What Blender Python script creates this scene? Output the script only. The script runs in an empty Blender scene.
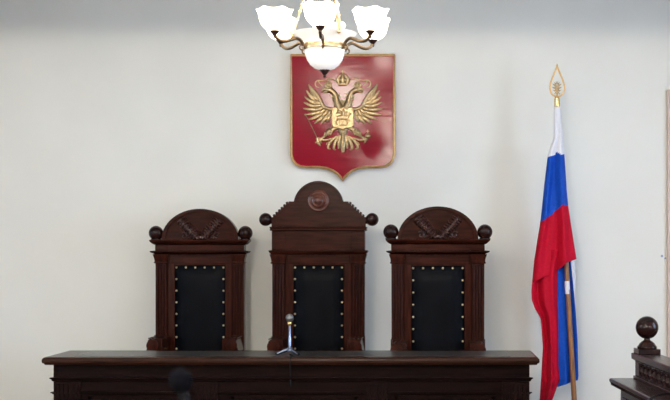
import bpy, bmesh, math, random
from mathutils import Vector, Matrix

random.seed(4)
PI = math.pi
sc = bpy.context.scene
C = sc.collection

# ------------------------------------------------------------------ camera
F = 1312.0                      # focal length in pixels of a 670 px wide frame
CX, CY = 430.0, 255.0           # where the optical axis meets the picture
EYE = 1.665
cam_d = bpy.data.cameras.new('camera')
cam_d.sensor_width = 36.0
cam_d.lens = F * 36.0 / 670.0
cam_d.shift_x = (335.0 - CX) / 670.0
cam_d.shift_y = (CY - 200.0) / 670.0
cam_d.clip_start = 0.05
cam_d.clip_end = 100
cam_d.dof.use_dof = True
cam_d.dof.focus_distance = 10.6
cam_d.dof.aperture_fstop = 5.6
cam = bpy.data.objects.new('camera', cam_d)
cam.location = (0, 0, EYE)
cam.rotation_euler = (PI / 2, 0, 0)
C.objects.link(cam)
sc.camera = cam

# ------------------------------------------------------------------ world, exposure
sc.view_settings.view_transform = 'Standard'
sc.view_settings.look = 'None'
sc.view_settings.exposure = 0.0
sc.view_settings.gamma = 1.0
sc.view_settings.use_curve_mapping = False
world = bpy.data.worlds.new('world')
sc.world = world
world.use_nodes = True
world.node_tree.nodes['Background'].inputs[0].default_value = (0.62, 0.72, 0.9, 1)
world.node_tree.nodes['Background'].inputs[1].default_value = 1.0

# strengths of the lights in the room, seen and unseen
WIN_RIGHT = 15.0
WIN_LEFT = 5.0
CEIL_LAMP = 108.0
SHADE_GLOW = 6.0
BOWL_GLOW = .34
BULB_W = 16.0


# ------------------------------------------------------------------ helpers
def wx(px, Y): return (px - CX) * Y / F
def wz(py, Y): return EYE + (CY - py) * Y / F


class MB:
    def __init__(s): s.v = []; s.f = []; s.m = []

    def add(s, vs, fs, m=0):
        o = len(s.v); s.v += [tuple(p) for p in vs]
        for f in fs: s.f.append([i + o for i in f]); s.m.append(m)

    def box(s, x0, x1, y0, y1, z0, z1, m=0):
        s.add([(x0, y0, z0), (x1, y0, z0), (x1, y1, z0), (x0, y1, z0), (x0, y0, z1), (x1, y0, z1), (x1, y1, z1), (x0, y1, z1)],
              [(0, 3, 2, 1), (4, 5, 6, 7), (0, 1, 5, 4), (1, 2, 6, 5), (2, 3, 7, 6), (3, 0, 4, 7)], m)

    def prism(s, poly, y0, y1, m=0):            # polygon in x,z pushed along y
        n = len(poly)
        s.add([(x, y0, z) for x, z in poly] + [(x, y1, z) for x, z in poly],
              [list(range(n)), list(range(2 * n - 1, n - 1, -1))] + [(i, i + n, (i + 1) % n + n, (i + 1) % n) for i in range(n)], m)

    def prism_x(s, poly, x0, x1, m=0):          # polygon in y,z pushed along x
        n = len(poly)
        s.add([(x0, y, z) for y, z in poly] + [(x1, y, z) for y, z in poly],
              [list(range(n)), list(range(2 * n - 1, n - 1, -1))] + [(i, i + n, (i + 1) % n + n, (i + 1) % n) for i in range(n)], m)

    def cornice(s, x0, x1, y0, y1, prof, m=0):  # profile (out, z) run round a rectangle
        vs = []; fs = []
        for o, z in prof:
            vs += [(x0 - o, y0 - o, z), (x1 + o, y0 - o, z), (x1 + o, y1, z), (x0 - o, y1, z)]
        k = len(prof)
        for i in range(k - 1):
            for j in range(4):
                a = i * 4 + j; b = i * 4 + (j + 1) % 4
                fs.append((a, b, b + 4, a + 4))
        fs.append((3, 2, 1, 0)); q = (k - 1) * 4; fs.append((q, q + 1, q + 2, q + 3))
        s.add(vs, fs, m)

    def lathe(s, prof, c=(0, 0, 0), n=24, axis='z', m=0, ripple=None):
        vs = []; fs = []
        for i, (r, z) in enumerate(prof):
            for j in range(n):
                a = 2 * PI * j / n
                rr, zz = r, z
                if ripple: rr, zz = ripple(i / (len(prof) - 1), a, r, z)
                p = (rr * math.cos(a), rr * math.sin(a), zz)
                if axis == 'y': p = (p[0], -p[2], p[1])
                vs.append((p[0] + c[0], p[1] + c[1], p[2] + c[2]))
        k = len(prof)
        for i in range(k - 1):
            for j in range(n):
                a = i * n + j; b = i * n + (j + 1) % n
                fs.append((a, b, b + n, a + n))
        if prof[0][0] > 1e-6: fs.append(list(range(n - 1, -1, -1)))
        if prof[-1][0] > 1e-6: fs.append(list(range((k - 1) * n, k * n)))
        s.add(vs, fs, m)

    def ball(s, c, r, m=0, n=20, k=12, sq=(1, 1, 1)):
        prof = [(r * math.sin(PI * i / k), -r * math.cos(PI * i / k)) for i in range(k + 1)]
        o = len(s.v); s.lathe(prof, (0, 0, 0), n, m=m)
        s.v[o:] = [(p[0] * sq[0] + c[0], p[1] * sq[1] + c[1], p[2] * sq[2] + c[2]) for p in s.v[o:]]

    def tube(s, pts, r, n=8, m=0, closed=False, squash=1.0):
        pts = [Vector(p) for p in pts]; K = len(pts)
        rs = r if isinstance(r, (list, tuple)) else [r] * K
        vs = []; fs = []; up = None
        for i, p in enumerate(pts):
            if closed: d = pts[(i + 1) % K] - pts[i - 1]
            else: d = pts[min(i + 1, K - 1)] - pts[max(i - 1, 0)]
            d.normalize()
            if up is None:
                up = Vector((0, 1, 0)) if abs(d.y) < .9 else Vector((1, 0, 0))
            a = (up - d * up.dot(d)); a.normalize(); up = a; b = d.cross(a)
            for j in range(n):
                t = 2 * PI * j / n
                vs.append(p + (a * math.cos(t) * squash + b * math.sin(t)) * rs[i])
        for i in range(K if closed else K - 1):
            for j in range(n):
                q = i * n; w = ((i + 1) % K) * n
                fs.append((q + j, q + (j + 1) % n, w + (j + 1) % n, w + j))
        if not closed:
            fs.append(list(range(n - 1, -1, -1))); fs.append(list(range((K - 1) * n, K * n)))
        s.add(vs, fs, m)

    def build(s, name, mat, parent=None, bevel=0, smooth=40, loc=None, label=None, solid=0, subd=0):
        me = bpy.data.meshes.new(name)
        me.from_pydata(s.v, [], s.f)
        for mt in (mat if isinstance(mat, (list, tuple)) else [mat]): me.materials.append(mt)
        me.polygons.foreach_set('material_index', s.m)
        bm = bmesh.new(); bm.from_mesh(me)
        bmesh.ops.remove_doubles(bm, verts=bm.verts, dist=1e-6)
        if not solid: bmesh.ops.recalc_face_normals(bm, faces=bm.faces)
        bm.to_mesh(me); bm.free()
        if smooth:
            me.shade_smooth(); me.set_sharp_from_angle(angle=math.radians(smooth))
        o = bpy.data.objects.new(name, me); C.objects.link(o)
        if loc: o.location = loc
        if parent: o.parent = parent
        if label: o['label'] = label
        if solid:
            md = o.modifiers.new('thickness', 'SOLIDIFY'); md.thickness = solid; md.offset = 0
        if subd:
            md = o.modifiers.new('smooth', 'SUBSURF'); md.levels = subd; md.render_levels = subd
        if bevel:
            md = o.modifiers.new('edges', 'BEVEL'); md.width = bevel; md.segments = 2; md.limit_method = 'ANGLE'; md.angle_limit = math.radians(38)
            md.harden_normals = False
        return o


def thing(name, label, cat, loc=(0, 0, 0), rz=0, group=None):
    o = bpy.data.objects.new(name, None); C.objects.link(o)
    o.empty_display_size = .1
    o.location = loc; o.rotation_euler = (0, 0, rz)
    return tag(o, label, cat, group)


def tag(o, label, cat, group=None):
    o['label'] = label; o['category'] = cat
    if group: o['group'] = group
    return o


def struct(o):
    o['kind'] = 'structure'; return o


def copy_tree(o, parent=None):
    c = o.copy(); C.objects.link(c); c.parent = parent
    for ch in [x for x in C.objects if x.parent == o]: copy_tree(ch, c)
    return c


def smooth_pts(pts, k=6):                     # Catmull-Rom through points
    P = [Vector(p) for p in pts]; out = []
    for i in range(len(P) - 1):
        a = P[max(i - 1, 0)]; b = P[i]; c = P[i + 1]; d = P[min(i + 2, len(P) - 1)]
        for j in range(k):
            t = j / k
            out.append(.5 * ((2 * b) + (c - a) * t + (2 * a - 5 * b + 4 * c - d) * t * t + (3 * b - a - 3 * c + d) * t ** 3))
    out.append(P[-1]); return out


def lerp(tab, x):
    if x <= tab[0][0]: return tab[0][1]
    for (a, p), (b, q) in zip(tab, tab[1:]):
        if x <= b: return p + (q - p) * (x - a) / (b - a)
    return tab[-1][1]


# ------------------------------------------------------------------ materials
def mat(name, col, rough=.5, metal=0, spec=.5, coat=0, emis=None, estr=0, sheen=0):
    m = bpy.data.materials.new(name); m.use_nodes = True
    b = m.node_tree.nodes['Principled BSDF']
    b.inputs['Base Color'].default_value = (*col, 1); b.inputs['Roughness'].default_value = rough
    b.inputs['Metallic'].default_value = metal; b.inputs['Specular IOR Level'].default_value = spec
    b.inputs['Coat Weight'].default_value = coat; b.inputs['Coat Roughness'].default_value = .15
    b.inputs['Sheen Weight'].default_value = sheen
    if emis: b.inputs['Emission Color'].default_value = (*emis, 1); b.inputs['Emission Strength'].default_value = estr
    return m


def noisy(name, c1, c2, scale, stretch=(1, 1, 1), rough=(.4, .5), detail=4, bump=0, metal=0, spec=.5, coat=0, lo=.35, hi=.65, sheen=0):
    m = mat(name, c1, rough[0], metal, spec, coat, sheen=sheen)
    nt = m.node_tree; b = nt.nodes['Principled BSDF']
    tc = nt.nodes.new('ShaderNodeTexCoord'); mp = nt.nodes.new('ShaderNodeMapping'); mp.inputs['Scale'].default_value = stretch
    nz = nt.nodes.new('ShaderNodeTexNoise'); nz.inputs['Scale'].default_value = scale; nz.inputs['Detail'].default_value = detail
    cr = nt.nodes.new('ShaderNodeValToRGB')
    cr.color_ramp.elements[0].color = (*c1, 1); cr.color_ramp.elements[0].position = lo
    cr.color_ramp.elements[1].color = (*c2, 1); cr.color_ramp.elements[1].position = hi
    mr = nt.nodes.new('ShaderNodeMapRange'); mr.inputs[3].default_value = rough[0]; mr.inputs[4].default_value = rough[1]
    L = nt.links.new
    L(tc.outputs['Object'], mp.inputs[0]); L(mp.outputs[0], nz.inputs['Vector']); L(nz.outputs['Fac'], cr.inputs[0])
    L(cr.outputs[0], b.inputs['Base Color']); L(nz.outputs['Fac'], mr.inputs[0]); L(mr.outputs[0], b.inputs['Roughness'])
    if bump:
        bp = nt.nodes.new('ShaderNodeBump'); bp.inputs['Strength'].default_value = bump; bp.inputs['Distance'].default_value = .004
        L(nz.outputs['Fac'], bp.inputs['Height']); L(bp.outputs[0], b.inputs['Normal']); L(bp.outputs[0], b.inputs['Coat Normal'])
    return m


M = {}
M['wall'] = noisy('wall_paint', (.80, .795, .758), (.835, .83, .793), 1.3, rough=(.75, .85), spec=.2, bump=.02)
M['ceiling'] = mat('ceiling_paint', (.8, .79, .77), .9)
M['parquet'] = noisy('parquet_floor', (.06, .03, .015), (.10, .05, .025), 3, (1, 14, 1), rough=(.35, .5))
M['carpet'] = noisy('dais_covering', (.035, .015, .012), (.05, .022, .018), 60, rough=(.8, .9))
M['white_trim'] = mat('painted_trim', (.72, .62, .55), .5)
M['pink_trim'] = mat('casing_wood', (.60, .46, .40), .5)
M['wood'] = noisy('chair_wood', (.019, .0045, .0028), (.041, .0090, .0046), 5, (9, 9, 1), rough=(.18, .26), detail=6, bump=.02, spec=.09)
M['wood_x'] = noisy('chair_wood_cross', (.019, .0045, .0028), (.041, .0090, .0046), 5, (1, 9, 9), rough=(.18, .26), detail=6, bump=.02, spec=.09)
M['wood_polish'] = noisy('polished_wood', (.011, .0036, .003), (.022, .007, .005), 4, (2, 2, 4), rough=(.16, .2), detail=2, spec=.2)
M['boss'] = noisy('polished_boss', (.075, .021, .013), (.12, .036, .022), 6, rough=(.12, .18), spec=.8)
M['carve'] = noisy('carved_wood', (.022, .007, .006), (.06, .019, .015), 40, rough=(.22, .34), spec=.5)
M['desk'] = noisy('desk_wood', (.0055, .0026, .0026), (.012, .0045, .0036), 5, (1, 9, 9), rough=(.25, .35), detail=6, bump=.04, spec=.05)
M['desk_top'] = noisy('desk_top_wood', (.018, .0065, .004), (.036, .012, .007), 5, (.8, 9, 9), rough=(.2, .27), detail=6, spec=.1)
M['leather_top'] = noisy('leather_inlay', (.022, .022, .022), (.03, .03, .029), 90, rough=(.27, .33))
M['leather'] = noisy('black_leather', (.0022, .0025, .004), (.004, .0045, .0065), 7, rough=(.36, .44), bump=.15, spec=.04)
M['nail'] = mat('nail_brass', (.75, .62, .38), .28, 1)
M['counter'] = noisy('counter_wood', (.017, .0070, .0072), (.024, .0095, .0092), 4, (7, 1, 7), rough=(.24, .27), detail=2, spec=.22)
M['gold'] = noisy('old_gold', (.28, .19, .095), (.46, .345, .20), 70, rough=(.30, .42), metal=.95)
M['gold_edge'] = noisy('gold_border', (.50, .30, .11), (.62, .40, .17), 20, rough=(.35, .45), metal=.7)
M['red'] = noisy('red_lacquer', (.25, .002, .016), (.30, .003, .020), 3, (1, 1, 12), rough=(.5, .55), spec=.02, coat=.20, bump=.10)
M['red'].node_tree.nodes['Principled BSDF'].inputs['Coat Roughness'].default_value = .09
M['brass'] = mat('brass', (.72, .52, .22), .25, 1)
M['antique'] = mat('antique_bronze', (.17, .115, .07), .34, 1)
M['bronze'] = mat('dark_bronze', (.05, .022, .018), .4, .6)
M['pale_brass'] = mat('pale_brass', (.70, .52, .28), .28, 1)
M['chrome'] = mat('chrome', (.22, .26, .36), .25, 1)
M['black'] = mat('black_plastic', (.004, .004, .005), .5, spec=.08)
M['foam'] = noisy('black_foam', (.0015, .0015, .0025), (.003, .003, .005), 300, rough=(.8, .95), bump=.4, spec=.03)
M['mesh_grey'] = noisy('microphone_mesh', (.12, .12, .12), (.3, .3, .3), 500, rough=(.35, .5), metal=.8)
M['pole_wood'] = noisy('pole_wood', (.22, .095, .035), (.34, .16, .065), 8, (9, 9, 1), rough=(.3, .4))
M['f_white'] = noisy('flag_white', (.74, .74, .80), (.78, .78, .84), 40, rough=(.6, .7), spec=.15)
M['f_blue'] = noisy('flag_blue', (.007, .062, .40), (.010, .076, .47), 40, rough=(.55, .65), spec=.08)
M['f_red'] = noisy('flag_red', (.46, .004, .022), (.52, .006, .028), 40, rough=(.55, .65), spec=.08)
M['smudge'] = mat('blue_smudge', (.33, .38, .55), .8)


def lit_window(name, col, strength):
    return mat(name, (.8, .85, .9), .1, emis=col, estr=strength)


def glow_glass(name, col, strength):
    return mat(name, (.85, .83, .8), .25, emis=col, estr=strength)


M['win_right'] = lit_window('daylit_glass_right', (.52, .71, 1.0), WIN_RIGHT)
M['win_left'] = lit_window('daylit_glass_left', (.52, .78, 1.0), WIN_LEFT)
M['lamp_panel'] = glow_glass('lit_lamp_panel', (1.0, .925, .80), CEIL_LAMP)
M['dark_panel'] = noisy('rear_panelling', (.030, .014, .009), (.055, .026, .016), 4, (6, 6, 1), rough=(.4, .5))
M['shade'] = glow_glass('lit_opal_glass', (1.0, .86, .64), SHADE_GLOW)
M['bowl'] = glow_glass('lit_bowl_glass', (1.0, .93, .84), BOWL_GLOW)

# ------------------------------------------------------------------ the room
WALL_Y = 11.62
XL, XR, YR, ZC = -4.9, 4.1, -7.0, 4.7
T = .25
b = MB(); b.box(XL - T, XR + T, YR - T, WALL_Y + T, -.2, 0); struct(b.build('floor', M['parquet'], smooth=0))
b = MB(); b.box(XL - T, XR + T, YR - T, WALL_Y + T, ZC, ZC + .2); struct(b.build('ceiling', M['ceiling'], smooth=0))
b = MB(); b.box(XL - T, XR + T, WALL_Y, WALL_Y + T, 0, ZC); wall_back = struct(b.build('wall_back', M['wall'], smooth=0))
DAIS_Y, DZ = 9.25, .15
b = MB(); b.box(XL, XR, DAIS_Y, WALL_Y, 0, DZ); struct(b.build('dais', M['carpet'], smooth=0))


def side_wall(name, x, sgn, wins, z0, z1, mglass, k):
    """wall at x with daylit windows; sgn = direction out of the room"""
    b = MB(); xa, xb = sorted((x, x + sgn * T))
    y = YR - T
    for (a, c) in wins:
        b.box(xa, xb, y, a, 0, ZC); b.box(xa, xb, a, c, 0, z0); b.box(xa, xb, a, c, z1, ZC); y = c
    b.box(xa, xb, y, WALL_Y, 0, ZC)
    struct(b.build(name, M['wall'], smooth=0))
    for i, (a, c) in enumerate(wins):
        e = bpy.data.objects.new('window_%d' % (k + i), None); C.objects.link(e); struct(e)
        e.location = (x + sgn * .12, (a + c) / 2, z0)
        hw = (c - a) / 2; H = z1 - z0
        g = MB(); g.box(-.005, .005, -hw, hw, 0, H); g.build('pane', mglass, e, smooth=0)
        f = MB()
        for (p, q, r, s_) in ((-hw, -hw + .07, 0, H), (hw - .07, hw, 0, H), (-.03, .03, 0, H), (-hw, hw, 0, .07), (-hw, hw, H - .07, H), (-hw, hw, H * .66, H * .66 + .05)):
            f.box(-.03, .03, p, q, r, s_)
        f.build('window_frame', M['white_trim'], e, smooth=0)


side_wall('wall_right', XR, 1, [(-2.6, -1.2), (2.4, 3.8), (7.3, 8.7)], 1.0, 3.3, M['win_right'], 1)
side_wall('wall_left', XL, -1, [(-2.6, -1.2), (2.4, 3.8), (6.6, 8.0)], 1.0, 3.3, M['win_left'], 4)
b = MB(); b.box(XL, XR, YR - T, YR, 0, ZC)
for i in range(9): b.box(XL + .1 + i, XL + .9 + i, YR, YR + .03, .3, 2.6)
struct(b.build('wall_rear', M['dark_panel'], bevel=.006))
# unseen beam, added to shade the top of the back wall from the lamps
b = MB(); b.box(XL, XR, 9.7, 10.05, 3.72, ZC); struct(b.build('shading_beam', M['ceiling'], smooth=0))
for (lx, ly, lz, lr) in ((-.64, 5.0, 4.36, .11), (-3.9, .4, 4.2, .12), (-1.47, .4, 4.35, .38), (1.5, .4, 4.2, .13), (-3.3, -3.6, 4.0, .14), (-.95, -3.6, 3.95, .42), (1.6, -3.6, 4.0, .13)):  # unseen lamps; some read off the shield's reflections, the rest added as frontal fill
    lt = thing('unseen_globe', 'unseen white opal globe lamp hanging from the ceiling in front of the bench', 'ceiling light', (lx, ly, ZC), 0, 'unseen globe lamps of the hall')
    b = MB(); b.ball((0, 0, lz - ZC), lr, n=28, k=18); b.build('globe', M['lamp_panel'], lt, smooth=60)
    b = MB(); b.lathe([(.07, -.001), (.065, -.03), (.012, -.045), (.012, lz - ZC + lr + .03), (lr * .4, lz - ZC + lr + .02), (lr * .45, lz - ZC + lr - .02)], (0, 0, 0), 18); b.build('stem', M['brass'], lt)

# door in the back wall, only the edge of its casing shows
e = bpy.data.objects.new('door_1', None); C.objects.link(e); struct(e); e.location = (2.75, WALL_Y, DZ)
dx0 = wx(667.4, WALL_Y - .04) - 2.75; dzt = wz(89.5, WALL_Y - .04) - DZ
f = MB(); f.box(dx0, dx0 + .11, -.04, 0, 0, dzt); f.box(-dx0 - .11, -dx0, -.04, 0, 0, dzt); f.box(dx0 + .11, -dx0 - .11, -.04, 0, dzt - .11, dzt)
f.build('door_casing', M['pink_trim'], e, bevel=.006)
f = MB(); f.box(dx0 + .11, -dx0 - .11, -.015, 0, 0, dzt - .11)
for zz in (.25, 1.1, 2.0):
    f.box(dx0 + .25, -dx0 - .25, -.025, -.015, zz, zz + .7)
f.build('door_leaf', M['white_trim'], e, bevel=.005)
b = MB(); b.box(XL, 2.75 + dx0, WALL_Y - .02, WALL_Y, DZ, DZ + .14); struct(b.build('baseboard_back', M['wood_x'], bevel=.004))
# two small blue specks on the plaster by the casing
b = MB()
for px, py, r in ((662, 256, .012), (665.3, 258.3, .009)):
    b.lathe([(r, 0), (r * .9, .002)], (wx(px, WALL_Y), WALL_Y + .0005, wz(py, WALL_Y)), 10, 'y')
b.build('paint_speck', M['smudge'], wall_back)

# ------------------------------------------------------------------ judges' bench
DF, DB = 9.45, 10.13
Z_TOP = wz(357.3, DF); Z_UND = wz(363.7, DF)
X0, X1 = wx(41.5, DF), wx(539.7, DF)
XM = (X0 + X1) / 2
desk = thing('bench_desk', 'long dark wooden panelled courtroom bench in front of the three thrones', 'desk', (XM, DF, DZ))


def L(x, y, z): return (x - XM, y - DF, z - DZ)


hx = (X1 - X0) / 2; zt = Z_TOP - DZ; zu = Z_UND - DZ
b = MB()
b.cornice(-hx + .03, hx - .03, .03, DB - DF, [(0, zu - .012), (.012, zu - .01), (.016, zu), (.027, zu + .004), (.030, zu + .018), (.028, zu + .032), (.018, zt - .003), (.008, zt), (0, zt)])
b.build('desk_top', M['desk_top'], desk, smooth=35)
b = MB(); px0 = wx(74.5, DF + .1) - XM; px1 = wx(511, DF + .1) - XM
b.box(px0, px1, .095, .60, zt - .004, zt + .0012); b.build('leather_inlay', M['leather_top'], desk, smooth=0, label='grey leather writing surface set into the top')
BF = .10                                   # front face of the carcass behind the front edge of the top
SB = F / (DF + BF)
def bx_(px): return (px - CX) / SB - XM
def bz_(py): return EYE + (CY - py) / SB - DZ
xa, xb = bx_(53.5), bx_(529.5)
b = MB(); b.box(xa, xb, BF + .012, BF + .04, 0, zu - .01)
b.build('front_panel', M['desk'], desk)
for x in ((xa, xa + .035), (xb - .035, xb)):
    b = MB(); b.box(x[0], x[1], BF + .04, DB - DF - .03, 0, zu - .01)
    b.build('end_panel', M['desk'], desk, bevel=.003)
b = MB(); b.box(xa, xb, BF - .002, BF + .012, bz_(378.5), zu - .012); b.build('frieze', M['desk'], desk, bevel=.002)
for (pa, pb, o) in ((377.5, 381.5, .024), (392, 394.5, .018)):
    b = MB(); z1_, z0_ = bz_(pa), bz_(pb)
    b.cornice(xa, xb, BF, BF + .012, [(0, z0_), (o * .4, z0_ + .004), (o * .5, (z0_ + z1_) / 2), (o, z1_ - .006), (o, z1_), (0, z1_ + .002)])
    b.build('moulding', M['desk'], desk)
zb_ = bz_(395)
b = MB(); b.cornice(xa, xb, BF - .01, BF + .012, [(.02, 0), (.02, .1), (.008, .12), (0, .125)]); b.build('plinth', M['desk'], desk)
for (pa, pb) in ((54, 81), (194, 218), (366, 387), (502, 529)):
    b = MB(); a, c = bx_(pa), bx_(pb)
    b.box(a, c, BF - .012, BF + .012, .125, bz_(381.5))
    n = 5; w = (c - a - .03) / n
    for i in range(n):
        b.box(a + .015 + w * (i + .18), a + .015 + w * (i + .82), BF - .02, BF - .012, .16, bz_(384))
    b.build('pilaster', M['desk'], desk, bevel=.002)
for (pa, pb) in ((88, 187), (231, 358), (394, 495)):
    a, c = bx_(pa), bx_(pb)
    p = MB(); z0_, z1_ = .17, bz_(395.5)
    p.box(a, c, BF + .002, BF + .012, z0_, z1_)
    r = .03
    p.cornice(a + r + .03, c - r - .03, BF + .004, BF + .012, [(0, z0_ + r + .03), (0, z1_ - r - .03)])
    for (q0, q1, s0, s1) in ((a, c, z1_ - r, z1_), (a, c, z0_, z0_ + r), (a, a + r, z0_, z1_), (c - r, c, z0_, z1_)):
        p.box(q0, q1, BF - .012, BF + .004, s0, s1)
    p.build('raised_panel', M['desk'], desk, bevel=.004)

# ------------------------------------------------------------------ thrones
def throne(center, d):
    """d: a dict of measures; local origin on the dais under the front face of the back"""
    t = thing(d['name'], d['label'], 'chair', d['loc'], 0, d.get('group'))
    S = F / d['loc'][1]
    X = lambda px: (px - center) / S
    Z = lambda py: EYE - DZ + (CY - py) / S
    hwid = d['half'] / S                    # outer edge of the pilasters
    pin = d['pil_in'] / S                   # inner edge of the pilasters
    pad = d['pad'] / S
    zp = Z(d['pad_top']); zc1 = Z(d['cap_top']); zcb = Z(d['cap_bot'])
    BK = .10
    # backing frame: stiles and lintel
    b = MB()
    for s in (-1, 1):
        x0_, x1_ = sorted((s * (pad - .002), s * pin)); b.box(x0_, x1_, 0, BK, .42, zc1)
        x0_, x1_ = sorted((s * pin, s * (hwid - .008))); b.box(x0_, x1_, .012, BK, .0, zc1)
    b.box(-pad + .002, pad - .002, .0, BK, zp, zc1)
    b.box(-pad + .002, pad - .002, .03, BK, .42, zp)
    b.build('back_frame', M['wood'], t, bevel=.003)
    b = MB(); b.box(-pin + .015, pin - .015, -.006, 0, zp + .014, zc1 - .012); b.build('lintel_panel', M['wood_x'], t, bevel=.003)
    # pad
    b = MB(); nx, nz = 8, 14; z0_ = .5
    vs = []; fs = []
    for j in range(nz + 1):
        for i in range(nx + 1):
            u = i / nx; v = j / nz
            e_ = min(1, min(u, 1 - u) * 7) ** .5 * min(1, min(v, 1 - v) * 12) ** .5
            vs.append((-pad + 2 * pad * u, .028 - .034 * e_, z0_ + (zp - z0_) * v))
    for j in range(nz):
        for i in range(nx):
            q = j * (nx + 1) + i; fs.append((q, q + 1, q + nx + 2, q + nx + 1))
    b.add(vs, fs)
    b.box(-pad, pad, .027, .03, z0_, zp)
    pd = b.build('back_pad', M['leather'], t, smooth=60, label='black leather upholstery')
    b = MB(); st = 11.6 / S; off = 2.1 / S
    zz = zp - off
    xs = [(-pad + off) + (2 * pad - 2 * off) * i / 5 for i in range(6)]
    pts = [(x, zz) for x in xs]
    z = zz - st
    while z > .55: pts += [(xs[0], z), (xs[-1], z)]; z -= st
    b.ball((0, 0, 0), .0092, n=10, k=6, sq=(1, .7, 1))
    n0 = b.build('nailhead', M['nail'], pd, label='brass nailhead')
    for k, (x, z) in enumerate(pts):
        nn = n0 if k == 0 else n0.copy()
        if k: C.objects.link(nn); nn.parent = pd
        nn.location = (x, -.002, z)
    # pilasters with flutes, base and capital
    for s in (-1, 1):
        a, c = sorted((s * pin, s * hwid)); b = MB()
        a += .008; c -= .008
        b.box(a, c, .004, .012, .30, zcb); b.box(a, a + .004, -.018, .012, .3, zcb); b.box(c - .004, c, -.018, .012, .3, zcb); b.box(a, c, -.022, .012, zcb - .014, zcb)
        n = 4; w = (c - a) / n
        for i in range(n):
            xm_ = a + w * (i + .5); b.tube([(xm_, -.014, .83), (xm_, -.014, zcb - .012)], w * .34, 10)
        b.box(a - .006, c + .006, -.040, .012, .0, .84)
        pl = b.build('pilaster', M['wood'], t, bevel=.003)
        b = MB(); b.cornice(a, c, -.018, .05, [(0, zcb), (.012, zcb + .004), (.012, zcb + .012), (.006, zcb + .018), (.01, zcb + .045), (.02, zc1 - .004), (.02, zc1)])
        b.build('capital', M['wood'], pl)
    # lower cornice, frieze, upper cornice
    h1 = d['cor2'] / S
    b = MB(); z1_ = Z(d['cor2_top'])
    b.cornice(-hwid, hwid, -.02, BK, [(0, zc1), (.01, zc1 + .006), (h1 - hwid - .004, z1_ - .012), (h1 - hwid, z1_ - .006), (h1 - hwid, z1_), (0, z1_ + .004)])
    b.build('cornice', M['wood_x'], t)
    z2 = Z(d['cor1_bot']); b = MB(); b.box(-hwid + .005, hwid - .005, -.018, BK, z1_, z2)
    b.box(-hwid + .005, -pin, -.026, -.018, z1_ + .006, z2 - .004); b.box(pin, hwid - .005, -.026, -.018, z1_ + .006, z2 - .004)
    b.build('frieze', M['wood_x'], t, bevel=.003)
    h0 = d['cor1'] / S; z3 = Z(d['cor1_top'])
    b = MB(); b.cornice(-hwid, hwid, -.02, BK, [(0, z2), (.012, z2 + .006), (h0 - hwid - .004, z3 - .014), (h0 - hwid, z3 - .008), (h0 - hwid, z3), (0, z3 + .003)])
    b.build('cornice', M['wood_x'], t)
    # pediment
    if d['kind'] == 'arch':
        ah, av = d['arch_half'] / S, Z(d['arch_top']) - z3
        N = 28
        arc = [(ah * math.cos(PI * i / N), z3 + av * math.sin(PI * i / N)) for i in range(N + 1)]
        b = MB(); b.prism(arc, .012, BK - .01)
        inn = [(x * .90, z3 + (z - z3) * .90) for x, z in arc]
        for i in range(N):
            p, q, r_, u_ = arc[i], arc[i + 1], inn[i + 1], inn[i]
            b.prism([p, q, r_, u_], -.012, .012)
        pe = b.build('pediment', M['wood_x'], t, bevel=.002)
        b = MB()
        for s in (-1, 1):                    # a leafy wing each side of the middle
            for k in range(9):
                f_ = k / 8
                cx_ = s * (.035 + .125 * f_); cz_ = z3 + .028 + .135 * f_
                b.tube([(cx_ - s * .036, .004, cz_ + .030), (cx_ - s * .008, -.024, cz_ + .012), (cx_ + s * .018, -.022, cz_ - .010), (cx_ + s * .034, .006, cz_ - .024)], [.004, .0085, .0085, .004], 7)
            b.tube([(s * .02, .002, z3 + .012), (s * .10, .0, z3 + .09), (s * .168, .002, z3 + .168)], [.018, .024, .020], 9)
            vol = []
            for k in range(16):
                a_ = k / 15 * 2.1 * PI; rr = .030 * (1 - .72 * k / 15)
                vol.append((s * (.135 + rr * math.cos(a_ + .6)), -.004, z3 + .036 + rr * math.sin(a_ + .6)))
            b.tube(vol, .006, 6)
            b.tube(smooth_pts([(s * .03, 0, z3 + .012), (s * .075, -.004, z3 + .026), (s * .115, -.004, z3 + .016)], 4), .006, 6)
        b.ball((0, 0, z3 + .022), .022, sq=(1.3, .8, .9))
        b.build('carved_wings', M['carve'], pe, label='pair of carved feathered wings in relief')
    else:
        outl = []
        for (px, py) in d['ped']: outl.append((X(px), Z(py)))
        right = [(-x, z) for x, z in reversed(outl)]
        r_ = 25 / S; cz_ = Z(206)
        arc = [(-r_ * math.cos(a_), cz_ + r_ * math.sin(a_)) for a_ in [math.radians(12 + 156 * i / 24) for i in range(25)]]
        poly = outl + arc + right
        b = MB(); b.prism(poly, -.004, BK - .01)
        arc2 = [(x * .90, cz_ + (z - cz_) * .90) for x, z in arc]
        for i in range(24): b.prism([arc[i], arc[i + 1], arc2[i + 1], arc2[i]], -.016, -.004)
        pe = b.build('pediment', M['wood_x'], t, bevel=.0025)
        b = MB(); R_ = 11.2 / S
        b.lathe([(R_, 0), (R_ * 1.0, .010), (R_ * .93, .018), (R_ * .84, .016), (R_ * .76, .010), (R_ * .68, .012), (R_ * .62, .024), (R_ * .54, .030), (R_ * .46, .026), (R_ * .40, .018), (R_ * .34, .020),
                 (R_ * .26, .034), (R_ * .16, .042), (0, .045)], (0, -.004, Z(200.6)), 36, 'y')
        b.build('rosette', M['boss'], pe, label='round turned boss with polished rings')
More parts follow.
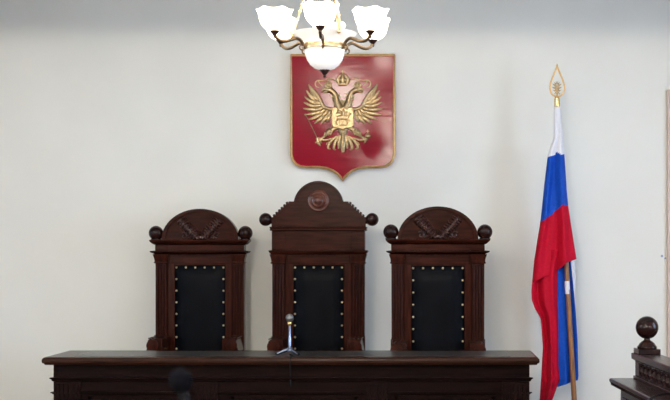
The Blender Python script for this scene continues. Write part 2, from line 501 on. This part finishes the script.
    # ball finials
    for s in (-1, 1):
        bxp, bzp, br = s * d['ball_x'] / S, Z(d['ball_y']), d['ball_r'] / S
        b = MB(); b.ball((bxp, .035, bzp), br, n=24, k=16)
        if d['kind'] == 'arch':
            b.lathe([(br * .75, z3), (br * .75, z3 + .008), (br * .45, z3 + .012), (br * .45, bzp - br * .8)], (bxp, .035, 0), 16)
        else:
            b.tube([(s * (hwid - .01), .035, bzp - .01), (bxp, .035, bzp)], [.03, .026], 12)
        b.build('ball_finial', M['wood_polish'], t)
    # arms
    za = d['arm_z']
    for s in (-1, 1):
        b = MB(); o_ = hwid
        prof = [(o_ - .135, za - .11), (o_ - .135, za - .008), (o_ - .125, za), (o_ - .035, za), (o_ - .02, za - .010), (o_ - .004, za - .11)]
        b.prism([(s * x, z) for x, z in (prof if s > 0 else prof)], -.37, -.02)
        b.lathe([(.001, -.03), (.05, -.028), (.052, 0), (.05, .02), (.001, .022)], (s * (o_ - .06), -.375, za - .055), 18, 'y')
        for q in range(3): b.prism([(s * (o_ - .09 + .03 * q), za + .006), (s * (o_ - .075 + .03 * q), za + .006), (s * (o_ - .075 + .03 * q), za - .002), (s * (o_ - .09 + .03 * q), za - .002)], -.35, -.03)
        b.box(min(s * (o_ - .11), s * (o_ - .03)), max(s * (o_ - .11), s * (o_ - .03)), -.36, -.30, .52, za - .1)
        b.build('arm', M['wood'], t, bevel=.003)
    b = MB(); b.box(-hwid + .02, hwid - .02, -.37, -.04, .40, .48); b.build('seat_frame', M['wood_x'], t, bevel=.005)
    b = MB(); b.box(-hwid + .13, hwid - .13, -.38, -.04, .48, .55); b.build('seat', M['leather'], t, bevel=.025)
    for s in (-1, 1):
        b = MB(); cx_ = s * (hwid - .07); b.lathe([(.035, 0), (.04, .03), (.028, .06), (.034, .2), (.045, .3), (.03, .34), (.045, .37), (.045, .40)], (cx_, -.32, 0), 16)
        b.build('leg', M['wood'], t)
    return t


side = dict(name='throne_chair', kind='arch', half=45, pil_in=32, pad=25.6, pad_top=265.4, cap_top=254.2, cap_bot=263.5,
            cor2=49, cor2_top=251, cor1_bot=244.8, cor1=49.5, cor1_top=240, arch_half=38.5, arch_top=208.8,
            ball_x=44.8, ball_y=233, ball_r=7.3, arm_z=.83, loc=(wx(200, 11.1), 11.1, DZ),
            label='arched throne with carved reddish wings and the left one of the two lower chairs', group='carved throne chairs behind the bench')
ch_side = throne(200, side)
mid = dict(name='throne_chair', kind='stepped', half=47, pil_in=33, pad=25.6, pad_top=265.4, cap_top=254.2, cap_bot=264,
           cor2=49.5, cor2_top=250.5, cor1_bot=231, cor1=48.5, cor1_top=227,
           ped=[(271.5, 227), (271.5, 218)] + [p for k in range(6) for p in ((273 + 2.6 * k, 217.6 - 2.5 * k), (272.7 + 2.6 * k, 214.6 - 2.5 * k), (274.6 + 2.6 * k, 214.0 - 2.5 * k), (274.8 + 2.6 * k, 216.0 - 2.5 * k))] + [(288.7, 203), (288.7, 201.4), (293.8, 201.4)],
           ball_x=53.4, ball_y=219.4, ball_r=6.6, arm_z=.835, loc=(wx(318.5, 10.9), 10.9, DZ),
           label='tallest wooden throne with stepped top and round boss, under the red coat of arms', group='carved throne chairs behind the bench')
ch_mid = throne(318.5, mid)
ch_r = copy_tree(ch_side)
ch_r.location = (wx(437.9, 10.55), 10.55, DZ)
ch_r['label'] = 'arched wooden throne nearest the tricolour flag, with dark carved wings'
ch_side['label'] = 'arched wooden throne with carved wings, farthest from the tricolour flag'

# ------------------------------------------------------------------ shield with the eagle
SY = WALL_Y
SS = F / (WALL_Y - .05)
UX, UY = 342.8, 118.0
emb = thing('wall_emblem', 'red heraldic shield with a golden double-headed eagle on the wall', 'coat of arms', (wx(UX, SY - .05), SY - .06, wz(UY, SY - .05)))
def P(px, py): return ((px - UX) / SS, (UY - py) / SS)
half = [(52.2, 54.4), (52.2, 100), (52.2, 150), (52.0, 156), (50.5, 161), (47.5, 164.8), (43, 167.2), (37, 168), (24, 168), (16, 169.2), (10, 171.5), (5.5, 174.6), (2.3, 178)]
outl = [(UX + x, y) for x, y in half] + [(UX, 181.2)] + [(UX - x, y) for x, y in reversed(half)]
b = MB(); b.prism([P(*p) for p in outl], 0, .06); b.build('shield_board', M['red'], emb, bevel=.002, label='red lacquered board')
b = MB(); b.tube([(P(*p)[0] * .985, -.002, P(*p)[1] * .985) for p in outl], 1.35 / SS, 8, closed=True)
b.build('shield_border', M['gold_edge'], emb, label='narrow gilt edge')

EC = 343.0                                  # axis of the eagle in picture px
def E(cx, cy): return ((295 + cx / 4.21 - UX) / SS, (UY - 65 - cy / 4.21) / SS)
def band(b, pts, y, ws, dep=.6, n=8, k=5):  # flat rounded strip through points given in crop px; widths in crop px
    pp = [(E(*p)[0], y, E(*p)[1]) for p in pts]
    sp = smooth_pts(pp, k) if len(pp) > 2 else [Vector(pp[0]) + (Vector(pp[1]) - Vector(pp[0])) * i / k for i in range(k + 1)]
    m_ = len(sp) - 1; tab = [(i / (len(ws) - 1), w) for i, w in enumerate(ws)]
    b.tube(sp, [max(lerp(tab, i / m_), .4) / 4.21 / SS / 1 for i in range(m_ + 1)], n, squash=dep)
def blob(b, c, rx, rz, ry=.008, y=-.006):
    x, z = E(*c); q = 1 / 4.21 / SS
    b.ball((x, y, z), 1, n=14, k=8, sq=(rx * q, ry, rz * q))
def mir(p): return (2 * 202.1 - p[0], p[1])

eg = MB()                                   # body with both necks, heads and legs
band(eg, [(202, 150), (202, 200), (202, 250), (202, 300)], -.004, [20, 38, 30, 10], .35, 12)
for s in (0, 1):
    q = (lambda p: p) if s == 0 else mir
    band(eg, [q(p) for p in ((192, 185), (178, 158), (174, 135), (165, 118), (150, 108))], -.012, [20, 15, 12, 11, 12], .7, 10)
    blob(eg, q((146, 106)), 17, 12, .013, -.014)
    band(eg, [q(p) for p in ((138, 102), (122, 103), (112, 114))], -.014, [9, 6, 1], .7)
    band(eg, [q(p) for p in ((138, 112), (124, 116), (118, 122))], -.014, [6, 4, 1], .7)
    for k in range(4):                       # ruffled neck feathers
        band(eg, [q((188 - k * 5, 170 - k * 13)), q((200 - k * 3, 160 - k * 13))], -.016, [6, 2], .6)
        band(eg, [q((172 - k * 2, 172 - k * 12)), q((160 - k * 3, 166 - k * 12))], -.016, [6, 2], .6)
    blob(eg, q((146, 280)), 15, 12, .016, -.014)
    band(eg, [q(p) for p in ((185, 262), (166, 268), (146, 282), (128, 300))], -.010, [8, 10, 10, 4], .7)
    for k in range(4): band(eg, [q((160 - k * 10, 276 + k * 3)), q((150 - k * 9, 296 + k * 3))], -.022, [5, 2], .6)
    band(eg, [q(p) for p in ((128, 300), (112, 311), (128, 317), (160, 309))], -.012, [4, 6, 5, 3], .8)
    for k in range(3): band(eg, [q((112, 312)), q((100 + 4 * k, 308 + 8 * k)), q((98 + 8 * k, 318 + 6 * k))], -.016, [4, 4, 1], .8)
eagle = eg.build('eagle', M['gold'], emb, label='gilded double-headed eagle in relief')
for s in (0, 1):                             # wings
    q = (lambda p: p) if s == 0 else mir
    w = MB()
    tips = [(58, 82), (48, 108), (41, 133), (38, 158), (36, 184), (40, 210), (56, 232), (82, 247), (110, 250), (136, 243)]
    base = [(98, 150), (100, 160), (103, 168), (108, 178), (112, 186), (118, 194), (126, 200), (134, 204), (142, 206), (150, 206)]
    for i, (t_, a_) in enumerate(zip(tips, base)):
        mx, mz = (t_[0] + a_[0]) / 2 - 3, (t_[1] + a_[1]) / 2 + 4
        band(w, [q(a_), q((mx, mz)), q(t_)], -.004 - .0012 * (i % 2), [6, 8.5, 2.2], .6, 8, 5)
    tips2 = [(66, 104), (70, 126), (74, 148), (76, 170), (82, 192), (96, 210), (116, 220), (138, 220)]
    base2 = [(100, 142), (106, 152), (110, 162), (114, 170), (120, 178), (128, 186), (138, 190), (148, 192)]
    for i, (t_, a_) in enumerate(zip(tips2, base2)):
        band(w, [q(a_), q(((t_[0] + a_[0]) / 2, (t_[1] + a_[1]) / 2 + 3)), q(t_)], -.013, [5.5, 7, 2], .6, 8, 4)
    band(w, [q(p) for p in ((62, 90), (88, 118), (106, 146), (118, 172), (136, 184), (168, 190))], -.018, [4, 7, 8, 8, 8, 8], .8, 9)
    for p in ((92, 128), (104, 148), (114, 168), (128, 182), (146, 190)): blob(w, q(p), 8, 7, .010, -.018)
    w.build('wing', M['gold'], eagle)
t_ = MB()
band(t_, [(202, 285), (202, 330), (202, 368)], -.012, [6, 13, 7], .7, 10)
for s in (0, 1):
    q = (lambda p: p) if s == 0 else mir
    band(t_, [q(p) for p in ((197, 295), (186, 325), (184, 352))], -.008, [5, 8, 3], .7)
    band(t_, [q(p) for p in ((194, 298), (172, 322), (164, 350), (172, 358))], -.008, [5, 8, 6, 2], .7)
    band(t_, [q(p) for p in ((190, 298), (162, 312), (144, 335), (140, 350), (150, 354))], -.008, [4, 7, 6, 5, 2], .7)
    band(t_, [q(p) for p in ((152, 325), (138, 328), (134, 338))], -.008, [4, 3, 2], .7)
t_.build('tail', M['gold'], eagle)
def crown(c, k):
    w = MB(); x, y = c
    for dx in (-1, 0, 1):
        band(w, [(x + dx * 16 * k, y + 18 * k), (x + dx * 22 * k, y - 2 * k), (x + dx * 7 * k, y - 20 * k)], -.014, [5 * k, 7 * k, 4 * k], .8)
    band(w, [(x - 20 * k, y + 20 * k), (x + 20 * k, y + 20 * k)], -.016, [5.5 * k, 5.5 * k], .8)
    band(w, [(x - 23 * k, y), (x, y + 4 * k), (x + 23 * k, y)], -.010, [8 * k, 12 * k, 8 * k], .5)
    blob(w, (x, y - 22 * k), 5 * k, 5 * k)
    band(w, [(x, y - 24 * k), (x, y - 38 * k)], -.010, [2.4 * k, 2.4 * k], .8); band(w, [(x - 6 * k, y - 32 * k), (x + 6 * k, y - 32 * k)], -.010, [2.2 * k, 2.2 * k], .8)
    w.build('crown', M['gold'], eagle)
crown((202, 62), 1.0)
crown((140, 84), .55); crown(mir((140, 84)), .55)
w = MB()
for s in (0, 1):
    q = (lambda p: p) if s == 0 else mir
    band(w, [q(p) for p in ((186, 84), (168, 66), (148, 58), (118, 66), (98, 66), (86, 76), (90, 92), (102, 96))], -.008, [2, 2, 2, 2.2, 2.6, 2.6, 2.4, 1.5], .7)
    band(w, [q(p) for p in ((100, 68), (106, 80), (118, 90))], -.008, [2, 2, 1.2], .7)
w.build('ribbon', M['gold'], eagle)
w = MB()                                     # breast shield with the rider
sh = [(157, 181), (247, 181), (247, 254), (240, 264), (214, 267), (202, 274), (190, 267), (164, 264), (157, 254)]
w.prism([E(*p) for p in sh], -.030, -.006)
w.tube([(E(*p)[0], -.030, E(*p)[1]) for p in sh], 2.6 / 4.21 / SS, 6, closed=True)
br = w.build('breast_shield', M['gold'], eagle, bevel=.001)
w = MB()
band(w, [(178, 226), (200, 222), (220, 226)], -.034, [9, 11, 10], .6)
band(w, [(220, 224), (230, 208), (236, 212)], -.034, [6, 6, 3], .6)
for p in (((180, 230), (174, 244), (180, 254)), ((188, 232), (190, 250)), ((214, 232), (222, 242), (216, 252)), ((222, 230), (234, 238))): band(w, list(p), -.034, [4, 3, 2.5], .7)
band(w, [(204, 222), (206, 204), (204, 196)], -.038, [6, 7, 4], .7); blob(w, (205, 193), 5, 6, .006, -.036)
band(w, [(200, 206), (186, 198), (176, 208)], -.036, [5, 8, 2], .5)
band(w, [(222, 196), (198, 254)], -.042, [1.6, 1.6], 1)
band(w, [(188, 258), (204, 254), (222, 259)], -.034, [3, 4, 2], .7)
w.build('horseman_relief', M['gold'], br)
w = MB(); band(w, [(48, 214), (72, 262), (98, 316)], -.016, [2, 2, 2.2], 1, 6)
blob(w, (46, 210), 5, 6, .007, -.016); band(w, [(94, 308), (100, 330), (108, 342)], -.018, [6, 7, 2], .8); band(w, [(86, 328), (112, 318)], -.018, [3, 3], .8)
w.build('sceptre', M['gold'], eagle)
w = MB(); blob(w, (307, 300), 12, 12, .012, -.016); band(w, [(295, 300), (319, 300)], -.026, [2.2, 2.2], .8); band(w, [(307, 288), (307, 274)], -.016, [2.6, 2.6], .8); band(w, [(301, 281), (313, 281)], -.016, [2.2, 2.2], .8)
w.build('orb', M['gold'], eagle)

# ------------------------------------------------------------------ chandelier
CYD = 8.0
CXW = wx(324.7, CYD)
zcup = wz(31.3, 7.83)
zring = wz(47.0, CYD)
ch = thing('chandelier', 'brass chandelier with lit white glass shades hanging before the red shield', 'chandelier', (CXW, CYD, zring))
rel = zcup - zring
R_ARM, R_RING = .330, .129
b = MB()
b.lathe([(R_RING - .006, -.016), (R_RING + .004, -.016), (R_RING + .007, -.010), (R_RING + .004, 0), (R_RING + .007, .010), (R_RING + .004, .016), (R_RING - .006, .016)], (0, 0, 0), 40)
b.build('brass_ring', M['pale_brass'], ch, smooth=50)
b = MB()
pr = [(.012, -.143), (.03, -.1415), (.06, -.132), (.088, -.110), (.108, -.08), (.119, -.046), (.123, -.014)]
b.lathe(pr + [(.128, .014), (.142, .036), (.165, .060), (.19, .078), (.196, .084), (.190, .084), (.160, .062), (.12, .016)], (0, 0, 0), 44)
bowl = b.build('glass_bowl', M['bowl'], ch, smooth=60, label='flared opal glass bowl, lit')
b = MB(); b.lathe([(.033, -.138), (.034, -.143), (.022, -.152), (.012, -.166), (.008, -.172), (.011, -.178), (.006, -.186), (0, -.188)], (0, 0, 0), 20)
b.build('finial', M['bronze'], ch)
APEX = .62
for k in range(3):
    a = PI + k * 2 * PI / 3
    b = MB(); ca, sa = math.cos(a), math.sin(a)
    b.tube([(.196 * ca, .196 * sa, .070), (.03 * ca, .03 * sa, APEX)], .0065, 8)
    b.ball((.196 * ca, .196 * sa, .066), .013, n=12, k=8)
    b.tube([(.196 * ca, .196 * sa, .066), (.21 * ca, .21 * sa, .09), (.20 * ca, .20 * sa, .115)], [.006, .005, .002], 6)
    b.ball((.15 * ca, .15 * sa, .07 + .046 / .166 * .55), .011, n=12, k=8)
    b.build('suspension_rod', M['pale_brass'], ch)
b = MB(); b.lathe([(0, APEX - .04), (.03, APEX - .02), (.045, APEX), (.03, APEX + .03), (.016, APEX + .05), (.012, APEX + .07), (.012, ZC - zring - .10), (.05, ZC - zring - .07), (.075, ZC - zring - .02), (.078, ZC - zring)], (0, 0, 0), 20)
b.build('stem', M['brass'], ch)
for k in range(6):
    a = -PI / 2 + k * PI / 3
    ca, sa = math.cos(a), math.sin(a)
    def pt(r, z): return (r * ca, r * sa, z)
    b = MB()
    path = smooth_pts([pt(R_RING - .002, -.02), pt(.140, .0), pt(.160, .026), pt(.190, .038), pt(.225, .026), pt(.262, .014), pt(.296, .016), pt(.322, .034), pt(R_ARM, .056), pt(R_ARM, rel - .034)], 5)
    n_ = len(path); b.tube(path, [.0085 + .002 * math.sin(PI * i / (n_ - 1)) for i in range(n_)], 9)
    curl = [pt(.152 + (.018 - .0008 * i) * math.cos(i * .42 - 1.6), -.012 + (.018 - .0008 * i) * math.sin(i * .42 - 1.6)) for i in range(14)]
    b.tube(curl, .005, 6)
    arm = b.build('arm', M['antique'], ch)
    b = MB(); b.lathe([(.006, rel - .04), (.010, rel - .034), (.008, rel - .026), (.014, rel - .018), (.024, rel - .006), (.031, rel + .002), (.030, rel + .006), (0, rel + .006)], pt(R_ARM, 0), 18)
    b.build('cup', M['bronze'], arm, label='dark bronze cup')
    b = MB()
    prof = [(.020, .003), (.040, .006), (.057, .016), (.070, .028), (.080, .042), (.087, .058), (.092, .078), (.096, .098), (.100, .110), (.105, .120), (.109, .127)]
    prof += [(.104, .124), (.094, .108), (.089, .095), (.083, .072), (.074, .044), (.052, .020), (.018, .010)]
    def ripple(t, an, r, z):
        g_ = max(0, (z - .05) / .086) ** 1.5
        w_ = math.cos(6 * an)
        return r * (1 + .035 * g_ * w_), z + .008 * g_ * (w_ if w_ > 0 else w_ * .4)
    b.lathe([(r, z + rel) for r, z in prof], pt(R_ARM, 0), 48, ripple=lambda t, an, r, z: (lambda q: (q[0], q[1] + rel))(ripple(t, an + .2 * k, r, z - rel)))
    b.build('glass_shade', M['shade'], arm, smooth=60, label='ruffled opal glass shade, lit')
    ld = bpy.data.lights.new('bulb', 'POINT'); ld.energy = BULB_W; ld.color = (1, .86, .68); ld.shadow_soft_size = .025
    lo = bpy.data.objects.new('bulb', ld); C.objects.link(lo); lo.parent = arm; lo.location = pt(R_ARM, rel + .11)

# ------------------------------------------------------------------ flag on its pole
FY = 11.2
FS = F / FY
fp0 = (wx(576.0, FY), FY, DZ)
top = (wx(557.0, FY), FY, wz(100, FY))
flag = thing('flag_stand', 'white, blue and red tricolour flag draped on a wooden pole beside the bench', 'flag', fp0)
def fl(px, py, dy=0): return (wx(px, FY) - fp0[0], dy, wz(py, FY) - DZ)
lean = Vector(fl(557.0, 100)) - Vector((0, 0, 0))
b = MB(); b.tube([(0, 0, .02), tuple(lean * .5), tuple(lean * .995)], [.0235, .0195, .0165], 14); b.build('pole', M['pole_wood'], flag)
b = MB(); b.lathe([(.17, 0), (.175, .01), (.165, .025), (.07, .05), (.04, .08), (.034, .2), (.036, .22), (.026, .22)], (0, 0, 0), 28); b.build('base', M['brass'], flag)
b = MB(); p97 = Vector(fl(557.2, 110)); p96 = Vector(fl(556.9, 97))
b.tube([p97, p97.lerp(p96, .1), p97.lerp(p96, .5), p97.lerp(p96, .9), p96], [.017, .024, .025, .024, .014], 14)
b2 = MB(); q0, q1 = Vector(fl(567.7, 294)), Vector(fl(567.0, 281)); b2.tube([q0, q1], .0222, 14); b2.build('pole_tape', M['f_white'], flag, label='short white band round the pole')
fer = b.build('ferrule', M['brass'], flag)
b = MB()                                      # open teardrop
dr = []
for i in range(33):
    a = 2 * PI * i / 32
    tt = (1 - math.cos(a)) / 2                # 0 at tip
    x = 10.4 * math.sin(a) * math.sin(a / 2) ** 1.6
    dr.append((557.1 + x, 66 + 30.6 * tt))
b.tube([fl(px, py) for px, py in dr[:-1]], .0072, 8, closed=True, squash=.8)
b.tube([fl(557.1, 66), fl(557, 63.6)], [.010, .002], 8)
fin = b.build('finial', M['gold_edge'], flag, label='open teardrop finial in pale brass')
b = MB()
b.tube([fl(557, 97), fl(557, 91), fl(557, 86)], [.006, .011, .006], 8, squash=.5)
for s in (-1, 1):
    for (dx, dy_) in ((4.4, 84), (4.8, 87), (4.2, 90), (2.6, 82.4)):
        b.tube([fl(557, 88.5), fl(557 + s * dx * .6, dy_ + 1), fl(557 + s * dx, dy_)], [.006, .007, .002], 7, squash=.5)
    b.tube([fl(557, 91), fl(557 + s * 2.8, 94.2)], [.006, .003], 7, squash=.5)
b.tube([fl(557, 84), fl(557, 81.5)], [.007, .004], 7)
b.build('finial_eagle', M['gold'], fin)

cl = MB()
def sheet(y0, y1, Lt, Rt, depth, colour, n=26, rows=60, botfn=None, topfn=None):
    vs = []; fs = []; ms = []
    for j in range(rows + 1):
        for i in range(n + 1):
            u = i / n
            t0 = topfn(u) if topfn else y0; t1 = botfn(u) if botfn else y1
            py = t0 + (t1 - t0) * j / rows
            px = lerp(Lt, py) * (1 - u) + lerp(Rt, py) * u
            vs.append((px, py, u))
    o = len(cl.v)
    cl.v += [fl(px, py, depth(u, py)) for px, py, u in vs]
    for j in range(rows):
        for i in range(n):
            q = j * (n + 1) + i
            c = [vs[k] for k in (q, q + 1, q + n + 2, q + n + 1)]
            mpx = sum(k[0] for k in c) / 4; mpy = sum(k[1] for k in c) / 4; mu = sum(k[2] for k in c) / 4
            cl.f.append([o + q, o + q + 1, o + q + n + 2, o + q + n + 1]); cl.m.append(colour(mpx, mpy, mu))
def s_(x): x = max(0, min(1, x)); return x * x * (3 - 2 * x)
# front drape: white, blue and red falling over the pole
def dB(u, py):
    g = s_((py - 112) / 70)
    e = math.sin(PI * u) ** .6
    return -.026 - .012 * e - .024 * g * e - g * (.030 * math.sin(2 * PI * (1.5 * u + .1)) + .016 * math.sin(2 * PI * (3.2 * u + .004 * py)) * s_((py - 170) / 60)) * (.4 + .6 * e)
def cB(px, py, u):
    if py < 156.5 - 3.5 * u + 1.5 * math.sin(u * 9): return 0
    return 1 if py < lerp([(0, 222), (.35, 215), (.70, 206.5), (1, 204.5)], u) else 2
sheet(107, 270, [(107, 554.4), (138, 553.8), (147, 550.5), (156, 547.6), (182, 544.4), (220, 540.5), (241, 537), (260, 534), (280, 532.5)],
      [(107, 559.8), (154, 564), (202, 567.2), (234, 572), (262, 576.4)], dB, cB, 30, 90,
      botfn=lambda u: lerp([(0, 282), (.3, 276.5), (.62, 268), (.74, 262.5), (.9, 260.5), (1, 259)], u))
# back of the sleeve so the cloth closes round the pole
sheet(107, 235, [(107, 554.4), (138, 553.8), (156, 549), (235, 548)], [(107, 559.8), (154, 564), (235, 571)], lambda u, py: .026 + .014 * math.sin(PI * u), cB, 10, 60)
# hanging red end
def dC(u, py):
    e = math.sin(PI * u) ** .5
    return -.012 - .02 * e - .032 * math.sin(2 * PI * (1.25 * u + .12 + .0012 * py)) - .014 * math.sin(2 * PI * (2.7 * u - .003 * py))
sheet(250, 412, [(250, 536), (264, 533.5), (291, 531), (300, 531.6), (308, 534.5), (318, 540.5), (347, 543), (375, 541.5), (400, 540), (415, 539.5)],
      [(250, 562), (274, 559), (326, 558.8), (366, 558.6), (380, 560), (390, 556), (400, 552.5), (415, 545)], dC, lambda px, py, u: 2, 26, 80)
# blue and white of the far end, behind the pole
def dD(u, py): return .034 + .016 * math.sin(2 * PI * (1.3 * u + .25)) + .006 * math.sin(2 * PI * (2.5 * u + .004 * py))
sheet(245, 384, [(245, 551), (400, 556)], [(245, 570.5), (262, 571), (285, 573.4), (310, 575.8), (340, 577.8), (376, 578.8), (390, 577)], dD, lambda px, py, u: 1, 20, 60,
      botfn=lambda u: 388.5 - 8 * u)
def dE(u, py): return .062 + .012 * math.sin(2 * PI * (.9 * u + .2))
sheet(150, 306, [(150, 560), (306, 571.5)], [(150, 564.6), (166, 566.4), (228, 570.6), (262, 575.4), (284, 576.6), (298, 575.6), (306, 574)], dE, lambda px, py, u: 0, 8, 50)
cl.build('flag_cloth', [M['f_white'], M['f_blue'], M['f_red']], flag, smooth=80, solid=.003, label='draped cloth in three stripes')

# ------------------------------------------------------------------ counter with spindle gallery at the right
KY = 9.05
kyaw = math.radians(-3.0)
kx = wx(632.0, KY); kz = wz(352.7, KY)
kc = thing('railed_counter', 'dark wooden counter with spindle rail and ball newel near the door', 'counter', (kx, KY, 0), -kyaw)
LZ = wz(378.0, KY)                      # ledge height
LEN = 2.6
lx0 = wx(609.5, KY) - kx
b = MB(); b.cornice(lx0 + .015, .62, -LEN, -.0, [(0, LZ - .05), (.006, LZ - .046), (.010, LZ - .03), (.018, LZ - .022), (.018, LZ - .006), (.008, LZ), (0, LZ)])
b.build('ledge', M['counter'], kc)
b = MB(); b.box(lx0 + .07, .60, -LEN + .05, -.03, .0, LZ - .048)
b.build('body', M['counter'], kc, bevel=.004)
for i in range(3):
    b = MB(); y1_ = -.10 - i * .82; b.box(lx0 + .06, lx0 + .072, y1_ - .68, y1_, .14, LZ - .12); b.build('side_panel', M['counter'], kc, bevel=.004)
# gallery
b = MB(); b.cornice(.0, .16, -LEN, 0, [(-.022, kz - .062), (-.022, kz - .054), (-.010, kz - .048), (-.006, kz - .044), (.004, kz - .040), (.006, kz - .006), (0, kz)])
b.build('top_rail', M['counter'], kc)
b = MB(); b.box(.004, .15, -LEN, -.02, LZ, LZ + .02); b.build('bottom_rail', M['counter'], kc, bevel=.003)
b = MB(); b.box(.02, .15, -.13, -.01, LZ, kz - .06); b.build('corner_post', M['counter'], kc, bevel=.003)
z0_, z1_ = LZ + .02, kz - .060; hh = z1_ - z0_
sp0 = None
for i in range(19):
    y_ = -.20 - i * .125 
    if sp0 is None:
        b = MB(); b.lathe([(.024, 0), (.024, hh * .1), (.013, hh * .16), (.015, hh * .22), (.026, hh * .42), (.023, hh * .56), (.012, hh * .76), (.019, hh * .84), (.013, hh * .9), (.024, hh * .92), (.024, hh)], (0, 0, 0), 14)
        sp0 = b.build('spindle', M['counter'], kc, loc=(.032, y_, z0_))
    else:
        s2 = sp0.copy(); C.objects.link(s2); s2.parent = kc; s2.location = (.032, y_, z0_)
b = MB(); ncx, ncy = .086, -.085
KS = F / (KY - .085)
br_ = 11.4 / KS; bzz = kz + 26.0 / KS
b.box(ncx - .076, ncx + .076, ncy - .083, ncy + .083, kz, kz + .035)
b.lathe([(.066, kz + .035), (.068, kz + .047), (.058, kz + .058), (.050, kz + .072), (.036, kz + .084), (.022, kz + .092), (.020, kz + .104), (.030, bzz - br_ + .006)], (ncx, ncy, 0), 24)
b.ball((ncx, ncy, bzz), br_, n=28, k=18)
b.build('ball_newel', M['wood_polish'], kc, smooth=35, bevel=.003, label='polished ball on a stepped square base')
# cord lying on the ledge
pts = [(672, 393.6), (664, 393.8), (657, 395.2), (651, 398.2), (647, 402), (646, 408)]
cord = MB(); lv = []
for px, py in pts:
    Y_ = (EYE - LZ - .004) * F / (py - CY); lv.append((wx(px, Y_), Y_, LZ + .0045))
cord.tube(smooth_pts(lv, 5), .0045, 8)
tag(cord.build('cord', M['black']), 'thin black cord lying on the ledge of the railed counter', 'cord')

# ------------------------------------------------------------------ microphone on the bench
MY = 9.66
mic = thing('desk_microphone', 'small silver tripod microphone standing on the bench', 'microphone', (wx(289.8, MY), MY, Z_TOP + .0012))
ms = F / MY
def mh(py): return (355.3 - py) / ms
b = MB(); b.lathe([(.018, .026), (.025, .031), (.025, .048), (.017, .056), (.0125, .056), (.0125, mh(338)), (.010, mh(337)), (.0085, mh(336)), (.0085, mh(326)), (0, mh(325.5))], (0, 0, 0), 16); b.build('stem', M['chrome'], mic)
for k in range(3):
    a = -PI / 2 + PI / 3 + k * 2 * PI / 3 - .25
    ca, sa = math.cos(a), math.sin(a)
    b = MB(); b.tube([(.012 * ca, .012 * sa, .040), (.05 * ca, .05 * sa, .026), (.098 * ca, .098 * sa, .008)], [.013, .011, .009], 8)
    lg = b.build('leg', M['chrome'], mic)
    b = MB(); b.ball((.100 * ca, .100 * sa, .009), .009, n=12, k=8); b.build('foot', M['black'], lg, label='black rubber foot')
b = MB(); b.lathe([(.010, mh(326)), (.015, mh(325)), (.016, mh(322.8)), (.012, mh(322))], (-.002, 0, 0), 16); b.build('clip', M['brass'], mic, label='brass coloured collar')
b = MB(); b.ball((-.001, 0, mh(318.4)), .031, n=20, k=14, sq=(.95, .95, 1)); b.build('head', M['mesh_grey'], mic, label='grey wire mesh head')
# its cable, over the edge and down the front of the bench
xc = wx(290.3, DF)
cb = MB()
zt_ = Z_TOP + .006
cb.tube(smooth_pts([(mic.location.x + .004, MY - .03, zt_), (xc + .004, MY - .10, zt_), (xc, DF + .03, zt_), (xc, DF + .004, zt_ - .003), (xc, DF - .006, Z_TOP - .02), (xc, DF - .006, wz(370, DF)), (xc + .002, DF - .004, wz(381, DF))], 5), .0048, 8)
cb.tube([(xc + .002, DF - .004, wz(380, DF)), (xc + .003, DF - .004, wz(382, DF)), (xc + .003, DF - .004, wz(386, DF))], [.006, .013, .011], 10)
cbo = cb.build('cable', M['black'], mic, smooth=50, label='black cable hanging down the bench front')
cbo.matrix_parent_inverse = Matrix.Translation(-mic.location)

# ------------------------------------------------------------------ microphone near the camera
NY = 2.2
ns = F / NY
nx_ = wx(183.5, NY)
sm = thing('stand_microphone', 'blurred black foam-topped microphone on a stand, close to the viewer', 'microphone', (nx_, NY, 0))
def nl(px, py): return (wx(px, NY) - nx_, 0, wz(py, NY))
b = MB()
hp = [nl(179.2, 368.2), nl(179.3, 369.5), nl(179.6, 372), nl(180.1, 376), nl(180.8, 381), nl(181.6, 386), nl(182.6, 391), nl(183, 393)]
b.tube(hp, [.003, .009, .0145, .0185, .0195, .0175, .0125, .007], 18); b.build('foam_windscreen', M['foam'], sm)
b = MB(); b.tube(smooth_pts([nl(182.6, 391), nl(183.6, 398), nl(184.0, 412), (0, 0, 1.2), (0, 0, 1.0)], 5), .0085, 12); b.build('gooseneck', M['black'], sm)
b = MB(); b.lathe([(.13, 0), (.13, .012), (.05, .022), (.018, .03), (.013, .05), (.013, 1.0), (.017, 1.0), (.017, 1.03), (0, 1.03)], (0, 0, 0), 28); b.build('stand', M['black'], sm)
